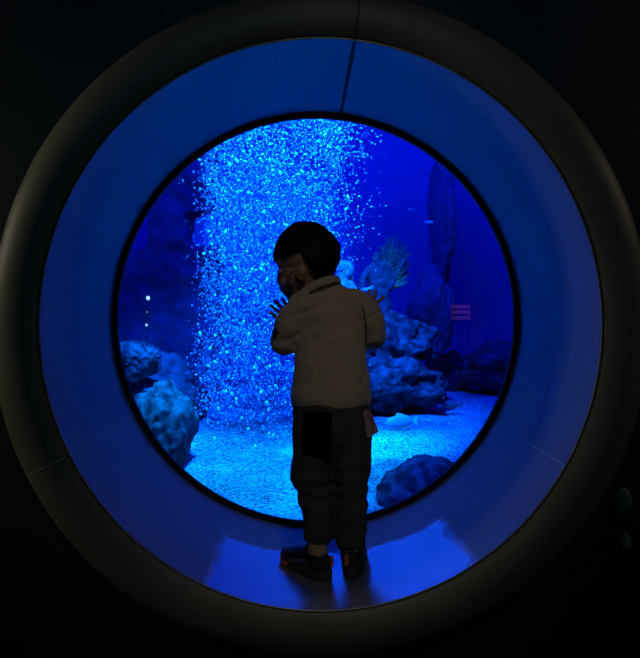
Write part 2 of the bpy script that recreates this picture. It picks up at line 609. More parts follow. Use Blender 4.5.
rock(429, 500, 2.78, 96, 80, 3, 'rock_mid', 'dark mottled rock on the sand just inside the window, beside the child’s knees'.replace('’', "'"), rough=0.30, warp=beak)
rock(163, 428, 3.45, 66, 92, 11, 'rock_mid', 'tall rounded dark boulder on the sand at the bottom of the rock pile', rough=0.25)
rock(140, 396, 4.2, 52, 44, 5, 'rock_pale', 'pale weathered rock wedged in the pile above the rounded boulder', rough=0.4)
rock(134, 360, 4.1, 58, 40, 17, 'rock_pale', 'topmost rock of the pile, pale and peaked, below the small white lamp bulbs', rough=0.35)
rock(122, 384, 4.15, 16, 14, 14, 'rock_pale', 'smallest pale rock in the pile, by the black window seal', rough=0.3)
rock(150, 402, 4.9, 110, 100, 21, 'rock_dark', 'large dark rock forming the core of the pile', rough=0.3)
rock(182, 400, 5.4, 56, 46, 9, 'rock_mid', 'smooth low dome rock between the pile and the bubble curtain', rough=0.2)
# centre-right outcrop below the statues
mb = MB()
for (px, py, d, w_, h_, sd, fr) in ((392, 386, 5.1, 98, 52, 31, 1.8), (399, 344, 5.3, 66, 56, 27, 2.2), (366, 352, 5.4, 60, 66, 29, 2.0), (352, 345, 5.6, 44, 84, 25, 1.4)):
    k = d / FOC
    me = rock_mesh((w_ * k / 2, (w_ + h_) * k / 4, h_ * k / 2), sd, 0.5, fr, 4)
    c = P(px, py, d)
    mb.add([v.co + c for v in me.vertices], [tuple(p.vertices) for p in me.polygons])
o = link('rock_outcrop', mb.fused(0.014, 1, disp=lambda p: 0.03 * noise.noise(p * 9) + 0.018 * abs(noise.noise(p * 24))), 'rock_pale')
tag(o, 'rugged encrusted rock outcrop that carries the two statues', 'rock')
# dark rocks in the right distance
rock(432, 312, 6.3, 40, 92, 41, 'rock_hazed', 'dark hooded shape beside the statues, standing in for a figure reflected in the glass', rough=0.3)  # rock mesh put in place of a person's reflection in the pane
rock(442, 225, 6.75, 18, 150, 43, 'rock_hazed', 'slender dark pinnacle rising in the far blue water', rough=0.35)
rock(450, 372, 6.6, 48, 44, 45, 'rock_dark', 'low dark rock at the foot of the hooded upright shape', rough=0.4)
rock(502, 368, 6.2, 84, 52, 47, 'rock_dark', 'broad low dark rock at the far edge of the sand', rough=0.4)
rock(410, 400, 6.6, 50, 40, 49, 'rock_dark', 'small dark rock behind the encrusted outcrop', rough=0.4)


# ruin behind the rock pile (dark wall with openings)
def ruin():
    mb = MB(); d = 6.3; s = d / FOC
    def bx(x0, y0, x1, y1, dep=0.35):
        a = P(x0, y1, d); b = P(x1, y0, d)
        mb.box((a.x, d, a.z), (b.x, d + dep, b.z))
    bx(118, 246, 216, 400)
    bx(104, 255, 130, 400)
    bx(147, 160, 187, 250)
    bx(120, 160, 150, 212, .3)
    bx(185, 150, 216, 212, .3)
    return mb


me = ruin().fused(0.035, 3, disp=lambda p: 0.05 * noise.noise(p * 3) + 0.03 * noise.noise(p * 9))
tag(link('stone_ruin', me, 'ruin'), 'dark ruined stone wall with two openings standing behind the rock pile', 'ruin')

# ------------------------------------------------------------------ statues on the outcrop
D = 5.25
def statue_bust():
    mb = MB(); q = lambda x, y, dd=0.0: P(x, y, D + dd)
    u = D / FOC
    mb.ell(q(348, 271), (5.2 * u, 6 * u, 7.5 * u))                       # face
    mb.ell(q(345, 268, .03), (7.5 * u, 7.5 * u, 7 * u))                 # hair
    mb.tube([q(342, 272, .02), q(338, 280, .02), q(336, 288, .01)], [4 * u, 4.2 * u, 2.5 * u])
    mb.tube([q(351, 272, .05), q(352, 280, .06)], [2.5 * u, 2 * u])
    mb.tube([q(347, 276), q(345, 290)], [3 * u, 4 * u])
    mb.tube([q(345, 288), q(346, 300), q(345, 318)], [(11 * u, 6 * u), (9 * u, 6 * u), (11 * u, 8 * u)])
    mb.tube([q(353, 290), q(357, 294, -.05), q(365, 290, -.09), q(371, 288, -.1)], [3.4 * u, 3 * u, 2.2 * u, 1.8 * u])
    mb.ell(q(372, 287, -.1), (2.2 * u, 1.6 * u, 2 * u))
    mb.tube([q(336, 290), q(332, 300, -.03), q(338, 310, -.08)], [3.2 * u, 2.8 * u, 2 * u])
    mb.ell(q(349, 273, -.05), (1 * u, 1.5 * u, 1.6 * u))
    mb.tube([q(345, 316), q(346, 330)], [(12 * u, 9 * u), (16 * u, 12 * u)])
    return mb.fused(0.009, 3, disp=lambda p: 0.012 * noise.noise(p * 22))


root = empty('statue', P(345, 335, D))
tag(root, 'pale stone statue of a curly haired woman reaching out one arm, seen over the shoulder', 'statue')
link('figure', statue_bust(), 'statue', root)
hp = MB()
for k in range(26):
    a = rng.uniform(0, 2 * PI); z = rng.uniform(-0.3, 1)
    rr = math.sqrt(max(0, 1 - z * z)); u = D / FOC
    c = P(345, 269, D + .03) + Vector((7.2 * u * rr * math.cos(a), 7 * u * rr * math.sin(a), 7 * u * z))
    hp.ell(c, (2.2 * u,) * 3, seg=8, rings=6)
link('curls', hp.fused(0.006, 1), 'statue', root)


def statue_two():
    mb = MB(); D2 = 5.35; q = lambda x, y, dd=0.0: P(x, y, D2 + dd); u = D2 / FOC
    mb.ell(q(376, 259), (3.8 * u, 4.5 * u, 5.5 * u))
    mb.ell(q(377, 257, .02), (4.2 * u, 4.5 * u, 4.5 * u))
    mb.tube([q(377, 262), q(378, 269)], [2.4 * u, 3 * u])
    mb.tube([q(378, 268), q(378, 280), q(380, 300), q(380, 322)], [(10 * u, 5 * u), (11 * u, 7 * u), (10 * u, 7 * u), (15 * u, 9 * u)])
    mb.tube([q(369, 270), q(363, 280, -.05), q(361, 292, -.08)], [4 * u, 3.4 * u, 2.6 * u])
    mb.tube([q(387, 270), q(393, 280, -.03), q(390, 288, -.05)], [4 * u, 3 * u, 2.4 * u])
    mb.ell(q(375, 260, -.04), (1 * u, 1 * u, 1.4 * u))
    return mb.fused(0.009, 3, disp=lambda p: 0.014 * noise.noise(p * 18))


M['statue_dark'] = mat('stained_stone', (0.045, 0.055, 0.07), 0.85, col2=(0.018, 0.022, 0.035), nscale=10, bump=0.4, bscale=40)
root = empty('statue', P(380, 330, 5.35))
tag(root, 'darker stone statue with bowed head and cloak, in front of the feathery fan', 'statue')
link('figure', statue_two(), 'statue_dark', root)

# feathery fan rising behind the second statue: ribs as blades in a sheaf
root = empty('sea_fan', P(390, 300, 5.5))
tag(root, 'feathery olive sea fan spreading behind the darker statue', 'coral')
base = P(388, 292, 5.5)
for i, (tx, ty) in enumerate([(382, 246), (388, 238), (394, 236), (400, 240), (405, 245), (408, 253), (409, 262), (408, 272), (404, 281)]):
    tip = P(tx, ty, 5.5 + 0.05 * math.sin(i * 2.1)); mb = MB()
    mid = base.lerp(tip, 0.55) + Vector((0.015 * math.cos(i), 0.02, 0.01))
    mb.tube([base, mid, tip], [0.010, 0.022, 0.005], seg=8)
    for k in range(7):
        t = 0.35 + 0.09 * k
        c = base.lerp(tip, t)
        dr = (tip - base).normalized(); sd = Vector((dr.z, 0, -dr.x))
        for s_ in (-1, 1):
            mb.tube([c, c + (dr * 0.05 + sd * s_ * 0.03) + Vector((0, 0.02 * math.sin(k + i), 0))], [0.007, 0.003], seg=6)
    link('frond', mb.mesh(), 'fan', root)


# ------------------------------------------------------------------ fish
def fish(px, py, d, L, face=-1, m='fish', fin='fin', label='', tilt=0.0, yaw=0.0, parts=True, group=None, tall=0.30):
    """L: length in metres; face -1 looks towards -x"""
    loc = P(px, py, d)
    root = empty('fish', loc)
    tag(root, label, 'fish', group)
    X = Matrix.Translation(loc) @ Matrix.Rotation(yaw, 4, 'Z') @ Matrix.Rotation(tilt, 4, 'Y') @ Matrix.Scale(face, 4, (1, 0, 0))
    mb = MB()
    mb.tube([(0.46 * L, 0, -0.01 * L), (0.34 * L, 0, 0), (0.12 * L, 0, 0.01 * L), (-0.12 * L, 0, 0.005 * L), (-0.33 * L, 0, 0)],
            [(0.02 * L, 0.02 * L), (tall * .30 * L, tall * .55 * L * .8), (0.075 * L, tall * L * .5), (0.055 * L, tall * .38 * L), (0.018 * L, 0.04 * L)],
            side=(0, 1, 0), seg=20)
    link('body', mb.mesh('f', X), m, root)

    def finpl(pts, th, nm):
        mb = MB(); n = len(pts); vs = []
        for y in (-th, th):
            vs += [(x * L, y * L, z * L) for x, z in pts]
        mb.add(vs, [tuple(range(n)), tuple(range(2 * n - 1, n - 1, -1))] + [(k, n + k, n + (k + 1) % n, (k + 1) % n) for k in range(n)])
        link(nm, mb.mesh('f', X), fin, root, smooth=False)
    finpl([(-0.31, 0.03), (-0.40, 0.09), (-0.50, 0.16), (-0.46, 0.0), (-0.50, -0.15), (-0.40, -0.08), (-0.31, -0.03)], 0.006, 'tail_fin')
    if parts:
        finpl([(0.18, tall * .45), (0.10, tall * .78), (-0.05, tall * .68), (-0.22, tall * .45), (-0.26, tall * .2), (0.0, tall * .35)], 0.005, 'dorsal_fin')
        finpl([(0.02, -tall * .38), (-0.04, -tall * .7), (-0.2, -tall * .4), (-0.2, -tall * .2)], 0.005, 'anal_fin')
        for s_ in (-1, 1):
            e = MB().ell((0.36 * L, s_ * tall * .22 * L, 0.02 * L), (0.016 * L,) * 3, seg=10, rings=8)
            link('eye', e.mesh('f', X), 'rubber', root)
    return root


fish(401, 422, 4.35, 0.26, -1, label='pale flat fish with yellowish tail swimming low over the sand', tilt=R(-4), yaw=R(8), tall=.34)
fish(452, 405, 5.0, 0.20, -1, 'darkfish', 'darkfish', 'small dark fish low over the sand beyond the pale fish', tilt=R(4), yaw=R(10))
small = [(429, 222, 5.0, .05, 'bright silver speck of a fish in the open blue water beside the pinnacle'),
         (412, 210, 5.2, .05, 'tiny faint fish up and left of the bright silver fish'),
         (372, 207, 5.2, .055, 'tiny faint fish nearest the sea fan, in a line of three'),
         (358, 199, 5.2, .05, 'tiny faint fish in the middle of a line of three'),
         (345, 198, 5.1, .055, 'tiny faint fish closest to the bubble curtain above the head')]
for i, (x, y, d, L, lab) in enumerate(small):
    fish(x, y, d, L * 1.6, -1 if i % 2 else 1, 'silver' if i == 0 else 'fish', 'silver' if i == 0 else 'fish', lab, parts=False,
         yaw=R(20 * i), group='tiny fish in the open water')


# ------------------------------------------------------------------ bubbles
def col_density(n, y0, y1):
    """random positions in the rising curtain"""
    out = []
    while len(out) < n:
        px = rng.uniform(176, 392); py = rng.uniform(96, 470); d = rng.uniform(3.75, 4.85)
        # soft edges, in metres, wider to the top right
        left = 203 - 7 * (py > 330) + 8 * noise.noise(Vector((py * .012, 1.3, d)))
        right = 350 + 12 * noise.noise(Vector((py * .02, 7.3, d))) - 0.09 * max(0, py - 130) - 0.10 * max(0, py - 300)
        e = min((px - left) / 9, (right - px) / 20)
        if e < 0:
            if rng.random() > math.exp(e * 1.7) * 0.35: continue
        elif rng.random() > 0.35 + 0.65 * min(1, e): continue
        base = sand_z(*P(px, py, d).xy)
        p = P(px, py, d)
        if p.z < FZ + 0.03: continue
        sw = noise.noise(Vector((p.x * 3.2 + p.z * 1.6, d * 1.5, p.z * 1.6))) * 0.5 + noise.noise(Vector((p.x * 9 + p.z * 5, d * 3, p.z * 4))) * 0.4
        if rng.random() > 0.62 + 0.9 * sw: continue
        if py > 395 and rng.random() < (py - 395) / 50: continue
        out.append(p)
    return out


def unit_ico(sub=1):
    bm = bmesh.new(); bmesh.ops.create_icosphere(bm, subdivisions=sub, radius=1)
    v = np.array([x.co[:] for x in bm.verts]); bm.verts.index_update()
    f = np.array([[q.index for q in x.verts] for x in bm.faces]); bm.free()
    return v, f


def swarm(name, pts, rlo, rhi, sub, power=2.2):
    v, f = unit_ico(sub)
    n = len(pts)
    r = rlo + (rhi - rlo) * rng.random(n) ** power
    allv = np.empty((n, len(v), 3))
    for i in range(n):
        a = R(rng.normal(35, 25)); st = rng.uniform(1.0, 1.9)
        q = v * r[i] * np.array([1, 1, st])
        ca, sa = math.cos(a), math.sin(a)
        x = q[:, 0] * ca + q[:, 2] * sa; z = -q[:, 0] * sa + q[:, 2] * ca
        allv[i, :, 0] = x + pts[i][0]; allv[i, :, 1] = q[:, 1] + pts[i][1]; allv[i, :, 2] = z + pts[i][2]
    allf = (f[None] + (np.arange(n) * len(v))[:, None, None]).reshape(-1, 3)
    me = bpy.data.meshes.new(name)
    me.vertices.add(n * len(v)); me.vertices.foreach_set('co', allv.ravel())
    me.loops.add(allf.size); me.loops.foreach_set('vertex_index', allf.ravel().astype(np.int32))
    me.polygons.add(len(allf)); me.polygons.foreach_set('loop_start', np.arange(0, allf.size, 3, dtype=np.int32))
    me.update(calc_edges=True); me.validate()
    return me


NB = 24000
pts = col_density(NB, 0, 0)
o = link('bubble_foam', swarm('b', pts, 0.0022, 0.0072, 1), 'micro'); o['kind'] = 'stuff'
o['label'] = 'dense curtain of fine air bubbles rising through the water'
protos = []
for k in range(6):
    bm = bmesh.new(); bmesh.ops.create_icosphere(bm, subdivisions=2, radius=1)
    for v in bm.verts:
        v.co *= 1 + 0.25 * noise.noise(v.co * 1.4 + Vector((k * 3, 0, 0)))
        v.co.z *= 1.0 + 0.25 * k
    me = bpy.data.meshes.new('bubble'); bm.to_mesh(me); bm.free()
    me.materials.append(M['bubble']); me.polygons.foreach_set('use_smooth', [True] * len(me.polygons))
    protos.append(me)
for i, p in enumerate(col_density(270, 0, 0)):
    o = bpy.data.objects.new('air_bubble', protos[i % 6]); COL.objects.link(o)
    p = p + Vector((0, -0.25, 0)); o.location = p
    s = rng.uniform(0.0060, 0.0100); o.scale = (s, s, s)
    o.rotation_euler = (0, R(rng.normal(35, 25)), rng.uniform(0, 6))
    tag(o, 'larger bright air bubble glinting in the dense rising bubble curtain', 'bubble', 'larger bubbles in the curtain')

# ------------------------------------------------------------------ THE CHILD
DT = 1.80     # distance of the chest
HC = P(305, 267, 1.84)
HM = Matrix.Translation(HC) @ Matrix.Rotation(R(72), 4, 'Z') @ Matrix.Rotation(R(-12), 4, 'X')
H = lambda x, y, z: HM @ Vector((x, y, z))
hrot = HM.to_3x3()

pelvis = P(331, 418, 1.735); waist = P(331, 380, 1.76); chest = P(331, 325, 1.795); neck = P(325, 291, 1.83)
shL, shR = P(305, 306, 1.795), P(357, 306, 1.795)
elL, elR = P(285, 341, 1.80), P(372, 336, 1.80)
wrL, wrR = P(288, 322, 1.955), P(372, 309, 1.955)
hipL, hipR = P(315, 425, 1.735), P(350, 425, 1.735)
knL, knR = P(314, 487, 1.685), P(350, 487, 1.685)
anL, anR = P(319, 556, 1.655), P(352, 553, 1.665)

body = MB()
# head
body.ell(H(0, -0.010, 0.028), (0.071, 0.086, 0.082), hrot)
body.ell(H(0, 0.020, -0.018), (0.062, 0.062, 0.066), hrot)
body.ell(H(0, 0.036, -0.055), (0.046, 0.042, 0.036), hrot)
body.ell(H(0, 0.063, -0.078), (0.017, 0.014, 0.013), hrot)
body.ell(H(0, 0.060, 0.030), (0.050, 0.022, 0.030), hrot)
for s_ in (-1, 1):
    body.ell(H(s_ * 0.032, 0.058, -0.035), (0.024, 0.020, 0.022), hrot)
    em = hrot @ Matrix.Rotation(R(s_ * -22), 3, 'Z')
    body.ell(H(s_ * 0.073, -0.006, -0.024), (0.006, 0.016, 0.023), em)
    body.ell(H(s_ * 0.077, -0.012, -0.018), (0.006, 0.012, 0.018), em)
body.tube([H(0, 0.080, 0.012), H(0, 0.086, -0.006), H(0, 0.090, -0.022)], [0.006, 0.008, 0.010], seg=12)
body.ell(H(0, 0.083, -0.027), (0.015, 0.009, 0.008), hrot)
body.tube([H(-0.016, 0.076, -0.048), H(0, 0.081, -0.047), H(0.016, 0.076, -0.048)], [0.004, 0.005, 0.004], seg=10)
body.tube([H(-0.013, 0.075, -0.055), H(0, 0.079, -0.056), H(0.013, 0.075, -0.055)], [0.004, 0.005, 0.004], seg=10)
# neck, trunk
body.tube([H(0, -0.022, -0.03), neck, P(329, 302, 1.81)], [0.040, 0.038, 0.045])
body.tube([P(329, 303, 1.805), chest, waist, pelvis], [(0.07, 0.045), (0.088, 0.058), (0.080, 0.062), (0.085, 0.068)])
# arms
for sh, el, wr in ((shL, elL, wrL), (shR, elR, wrR)):
    body.tube([P(329, 304, 1.80), sh, el], [0.035, 0.030, 0.024])
    body.tube([el, el.lerp(wr, 0.4), wr], [0.024, 0.022, 0.016])
# legs
for hp_, kn, an in ((hipL, knL, anL), (hipR, knR, anR)):
    body.tube([hp_, hp_.lerp(kn, .5), kn, kn.lerp(an, .4), an], [0.046, 0.042, 0.032, 0.031, 0.020])


def hand(palm, wr, bases, tips, thumb, dgl=2.003):
    body.tube([wr, palm], [(0.015, 0.012), (0.020, 0.010)], seg=12)
    body.ell(palm, (0.021, 0.009, 0.022))
    for (bx, by), (tx, ty) in zip(bases, tips):
        b = P(bx, by, dgl - 0.013); t = P(tx, ty, dgl - 0.002)
        m1 = b.lerp(t, 0.4) + Vector((0, -0.006, 0)); m2 = b.lerp(t, 0.75) + Vector((0, -0.003, 0))
        body.tube([palm.lerp(b, 0.4), b, m1, m2, t], [0.0066, 0.0064, 0.0062, 0.0060, 0.0052], seg=10, sub=4)
    a, b, c = thumb
    body.tube([P(a[0], a[1], dgl - 0.016), P(b[0], b[1], dgl - 0.012), P(c[0], c[1], dgl - 0.004)], [0.0075, 0.0062, 0.0048], seg=10, sub=4)


hand(P(287, 316, 1.985), wrL, [(289, 308.5), (284.6, 310.6), (281, 314), (278, 318.2)],
     [(282.5, 298.5), (274.5, 300.5), (270.8, 305.5), (270.6, 312.6)], [(292, 317), (296, 311), (296, 304)])
hand(P(371, 304, 1.985), wrR, [(366, 301), (370, 299.5), (374.2, 299.6), (378, 302)],
     [(363.5, 292.5), (369, 290.2), (375.5, 290.5), (383.5, 296.5)], [(366, 307), (361, 303), (357, 297)])
me = body.fused(0.0021, 3)
boy = link('person', me, 'skin')
tag(boy, 'small child in beige jacket and dark trousers standing in the round window, touching the glass', 'person')


def part(name, me, m, parent=None, label=None):
    o = link(name, me, m); o.parent = parent or boy
    if label: o['label'] = label
    return o


for s_ in (-1, 1):
    e = part('eye', MB().ell(H(s_ * 0.029, 0.0645, 0.0), (0.012, 0.012, 0.009), hrot).mesh(), 'eye', label='brown eye')
    part('iris', MB().ell(H(s_ * 0.030, 0.0755, 0.0), (0.005, 0.003, 0.005), hrot).mesh(), 'hair', e)

# hair: a closed cap that dips under the skin where there is none
bm = bmesh.new(); bmesh.ops.create_icosphere(bm, subdivisions=6, radius=1)
for v in bm.verts:
    d = v.co.normalized()
    az = math.atan2(d.x, d.y)                 # 0 = forward
    t = abs(az) / PI
    # hairline height (as z of the direction) from forehead round to the nape
    if t < 0.36: hl = 0.02 + 0.08 * (t / 0.36)
    elif t < 0.53: hl = 0.10
    elif t < 0.66: hl = 0.10 - 0.92 * (t - 0.53) / 0.13
    else: hl = -0.82 - 0.05 * (t - 0.7)
    hl += 0.05 * noise.noise(Vector((d.x * 9, d.y * 9, 0))) 
    k = max(0.0, min(1.0, (d.z - hl) / 0.08))
    k = k * k * (3 - 2 * k)
    thick = 0.015 + 0.006 * noise.noise(d * 3) + 0.0022 * noise.noise(Vector((d.x * 30, d.y * 30, d.z * 6)))
    thick += 0.006 * max(0, -d.y) * max(0, 1 - abs(d.z - .0)) 
    dip = 0.012 + 0.045 * max(0.0, min(1.0, -d.z * 1.6 + .1))
    g = -dip + (thick + dip) * k
    v.co = Vector((d.x * (0.071 + g), -0.010 + d.y * (0.087 + g), 0.026 + d.z * (0.083 + g + 0.016 * k * max(0, d.z))))
    if d.z < -0.2: v.co.x *= 1 - 0.22 * (-d.z - 0.2); v.co.y += 0.012 * (-d.z - .2)
    v.co = HM @ v.co
me = bpy.data.meshes.new('hair'); bm.to_mesh(me); bm.free()
part('hair', me, 'hair')

# mask
bm = bmesh.new(); bmesh.ops.create_grid(bm, x_segments=30, y_segments=24, size=1)
for v in bm.verts:
    u, w_ = v.co.x, v.co.y
    a = u * R(64)
    rad = 0.080 + 0.014 * math.exp(-(u * 3.0) ** 2) * (0.5 + .5 * w_) - 0.012 * abs(w_) ** 2
    top = -0.006 - 0.014 * abs(u); bot = -0.088 + 0.030 * abs(u) ** 1.5
    z = bot + (top - bot) * (w_ + 1) / 2 + 0.0012 * math.sin(w_ * 18)
    v.co = HM @ Vector((math.sin(a) * rad * 0.86, math.cos(a) * rad * (1.04 - .10 * (w_ < -.2) * (-w_)) + 0.002, z))
bmesh.ops.solidify(bm, geom=bm.faces[:], thickness=0.0025)
me = bpy.data.meshes.new('mask'); bm.to_mesh(me); bm.free()
mk = part('face_mask', me, 'mask')
for s_ in (-1, 1):
    part('ear_loop', MB().tube([H(s_ * 0.062, 0.038, -0.018), H(s_ * 0.070, 0.014, -0.008), H(s_ * 0.0775, -0.008, -0.002), H(s_ * 0.074, -0.024, -0.018)],
                               [0.0015] * 4, seg=8).mesh(), 'loop', mk)

# jacket
jk = MB()
jk.tube([P(328, 299, 1.812), P(331, 318, 1.80), P(331, 345, 1.785), P(330.5, 372, 1.768), P(330.5, 394, 1.755)],
        [(0.066, 0.052), (0.102, 0.074), (0.106, 0.082), (0.112, 0.088), (0.114, 0.088)], seg=40, cap=2)
jk.tube([P(326, 293, 1.822), P(330, 305, 1.805)], [(0.052, 0.050), (0.075, 0.055)], seg=24)
for sh, el, wr, sg in ((shL, elL, wrL, -1), (shR, elR, wrR, 1)):
    jk.tube([P(329 + sg * 10, 303, 1.802), sh, sh.lerp(el, .5) + Vector((sg * 0.010, -0.004, 0)), el],
            [0.052, 0.050, 0.049, 0.044], seg=24)
    jk.tube([el, el.lerp(wr, .3) + Vector((0, 0, -0.008)), el.lerp(wr, .65), el.lerp(wr, .90)], [0.045, 0.043, 0.036, 0.028], seg=24)


def folds(p):
    u = noise.noise(Vector((p.x * 14 + p.z * 9, p.y * 12, p.z * 16)))
    w_ = noise.noise(Vector((p.x * 30, p.y * 26, p.z * 50 + p.x * 20)))
    r = 0.0045 * u + 0.002 * w_ - 0.004 * max(0, 0.2 - abs(noise.noise(Vector((p.x * 8 - p.z * 10, p.y * 8, p.z * 9 + 4))))) / 0.2
    return r


jacket = part('jacket', jk.fused(0.004, 8, disp=folds), 'jacket')
# ribbed hem band
hb = MB(); seg = 180
vs = []; fs = []
hemprof = [(0.0, 386), (0.003, 388), (0.004, 397), (0.003, 405), (-0.002, 407), (-0.012, 405), (-0.012, 388)]
for k in range(seg):
    an = 2 * PI * k / seg
    for i, (o_, py) in enumerate(hemprof):
        c = P(330.5, py, 1.758)
        rb = 0.0
        wv = 0.002 * math.sin(3 * an) + 0.0015 * math.sin(5 * an + 1)
        vs.append((c.x + (0.114 + o_ + rb + wv) * math.cos(an), c.y + (0.090 + o_ + rb + wv) * math.sin(an), c.z + 0.003 * math.sin(2 * an + .5)))
n = len(hemprof)
for k in range(seg):
    for i in range(n):
        fs.append((k * n + i, k * n + (i + 1) % n, ((k + 1) % seg) * n + (i + 1) % n, ((k + 1) % seg) * n + i))
hb.add(vs, fs)
part('hem_band', hb.mesh(), 'jacket', jacket)


# collar: stand-up band round the neck
def torus(c, ra, rb, r, nrm, m, name, parent, zr=None, seg=60, tilt=0.0):
    nrm = Vector(nrm).normalized(); a = Vector((1, 0, 0)); a = (a - nrm * a.dot(nrm)).normalized(); b = nrm.cross(a)
    vs = []; fs = []; k2 = 12
    for i in range(seg):
        an = 2 * PI * i / seg
        rd = a * math.cos(an) * ra + b * math.sin(an) * rb; u = rd.normalized()
        for j in range(k2):
            t = 2 * PI * j / k2
            vs.append(c + rd + u * r * math.cos(t) + nrm * (zr or r) * math.sin(t))
    for i in range(seg):
        for j in range(k2):
            fs.append((i * k2 + j, i * k2 + (j + 1) % k2, ((i + 1) % seg) * k2 + (j + 1) % k2, ((i + 1) % seg) * k2 + j))
    mb = MB(); mb.add(vs, fs)
    return part(name, mb.mesh(), m, parent)


torus(P(320, 288, 1.822), 0.060, 0.052, 0.007, (-0.42, 0.25, 1), 'jacket', 'collar', jacket, 0.014)
torus(P(320.5, 293, 1.815), 0.066, 0.060, 0.0028, (-0.42, 0.25, 1), 'jacket_dark', 'collar_seam', jacket)
for el, wr in ((elL, wrL), (elR, wrR)):
    torus(el.lerp(wr, .93), 0.025, 0.025, 0.005, (wr - el), 'jacket', 'cuff', jacket, 0.010)
# round badge on the left sleeve
bc = P(275.5, 332.5, 1.768); nb = Vector((-0.62, -0.78, 0.0)).normalized()
mb = MB(); q = nb.to_track_quat('Z', 'Y').to_matrix()
mb.ell(bc + nb * .002, (0.010, 0.013, 0.004), q)
part('sleeve_badge', mb.mesh(), 'black_cloth', jacket, 'round black badge on the sleeve')
# sleeve seams where the arms join, and elbow fold
part('sleeve_seam', MB().tube([P(362, 304, 1.748), P(365, 318, 1.742), P(366.5, 332, 1.742), P(366, 345, 1.748)], [0.0016] * 4, seg=8).mesh(), 'jacket_dark', jacket)

# trousers
tr = MB()
tr.tube([P(331, 397, 1.752), P(331, 412, 1.745), P(331.5, 432, 1.738)], [(0.106, 0.080), (0.112, 0.086), (0.108, 0.085)], seg=40)
tr.tube([P(313.5, 425, 1.735), P(313, 455, 1.72), P(311.5, 476, 1.705), P(314, 494, 1.69), P(318.5, 513, 1.675), P(319, 530, 1.667)],
        [(0.061, 0.070), (0.060, 0.068), (0.059, 0.062), (0.050, 0.054), (0.047, 0.050), (0.042, 0.046)], seg=32, cap=2)
tr.tube([P(351.5, 425, 1.735), P(351, 455, 1.72), P(350, 478, 1.705), P(350, 497, 1.69), P(350.5, 515, 1.68), P(350, 535, 1.67)],
        [(0.060, 0.070), (0.059, 0.066), (0.054, 0.060), (0.050, 0.054), (0.048, 0.050), (0.044, 0.046)], seg=32, cap=2)


def tfolds(p):
    r = 0.004 * noise.noise(Vector((p.x * 14, p.y * 14, p.z * 20)))
    k = math.exp(-((p.z + 0.46) / 0.06) ** 2) + math.exp(-((p.z + 0.62) / 0.05) ** 2)
    r += k * 0.006 * math.sin(p.z * 170 + 2 * noise.noise(p * 12)) * (0.5 + 0.5 * noise.noise(Vector((p.x * 12, p.y * 12, 1))))
    r += -0.008 * math.exp(-((p.z + 0.478) / 0.010) ** 2) * (p.x < 0.0)
    return r


trousers = part('trousers', tr.fused(0.0036, 5, disp=tfolds), 'trousers')
for cx, cy_, cd_ in ((318.5, 535, 1.664), (350.5, 541, 1.667)):
    torus(P(cx, cy_, cd_), 0.035, 0.038, 0.007, (0, 0, 1), 'trousers', 'trouser_cuff', trousers, 0.012)


def patch(corners, y_of, m, name, parent, th=0.004, n=12, label=None):
    """cloth patch hugging the back of the seat; corners in px, y_of(x,z) gives surface distance"""
    mb = MB(); vs = []
    for layer in (0, 1):
        for j in range(n + 1):
            for i in range(n + 1):
                u, v = i / n, j / n
                a = Vector(corners[0]).lerp(Vector(corners[1]), u); b = Vector(corners[3]).lerp(Vector(corners[2]), u)
                q = a.lerp(b, v)
                d = y_of(q.x, q.y)
                vs.append(P(q.x, q.y, d - (th if layer == 0 else -0.006)))
    k = (n + 1) ** 2; fs = []
    for j in range(n):
        for i in range(n):
            a = j * (n + 1) + i
            fs.append((a, a + 1, a + n + 2, a + n + 1)); fs.append((k + a, k + a + n + 1, k + a + n + 2, k + a + 1))
    for i in range(n):
        for a, b in ((i, i + 1), (n * (n + 1) + i, n * (n + 1) + i + 1), (i * (n + 1), (i + 1) * (n + 1)), (i * (n + 1) + n, (i + 1) * (n + 1) + n)):
            fs.append((a, b, b + k, a + k))
    mb.add(vs, fs)
    o = part(name, mb.mesh(), m, parent, label)
    return o


def seat_y(px, py):
    X = (px - 313.5) / FOC * 1.70
    X2 = (px - 331) / FOC * 1.70
    leg = 1.727 - (py - 425) * .00055 - 0.070 * math.sqrt(max(0.02, 1 - (X / 0.066) ** 2)) - 0.001
    hip = 1.742 - 0.088 * math.sqrt(max(0.02, 1 - (X2 / 0.115) ** 2))
    return min(leg, hip + max(0, py - 435) * .0012) - 0.016 * max(0.0, min(1.0, (px - 316) / 12)) * max(0.0, min(1.0, (py - 425) / 12))


patch([(303, 411), (332, 412), (331.5, 456), (303, 450)], seat_y, 'black_cloth', 'pocket', trousers, label='plain black rear pocket')


def hip_y(px, py):
    X = (px - 351.5) / FOC * 1.70
    return 1.733 - (py - 425) * .00055 - 0.072 * math.sqrt(max(0.02, 1 - (X / 0.068) ** 2)) - 0.003


patch([(363, 411), (370, 409), (379, 432), (367, 438)], lambda x, y: min(hip_y(x, y), 1.715 - (x - 363) * .0006), 'paper', 'paper_label', trousers, 0.0015, label='crumpled pinkish white paper tag at the hip')
part('side_pocket', MB().box((-.5, -.5, -.5), (.5, .5, .5)).fused(0.05, 4, xf=Matrix.Translation(P(369, 452, 1.715)) @ Matrix.Diagonal((0.02, 0.085, 0.11, 1)))
     if False else MB().tube([P(367.5, 437, 1.715), P(367.5, 468, 1.705)], [(0.012, 0.036), (0.010, 0.034)], seg=20).mesh(), 'trousers', trousers)


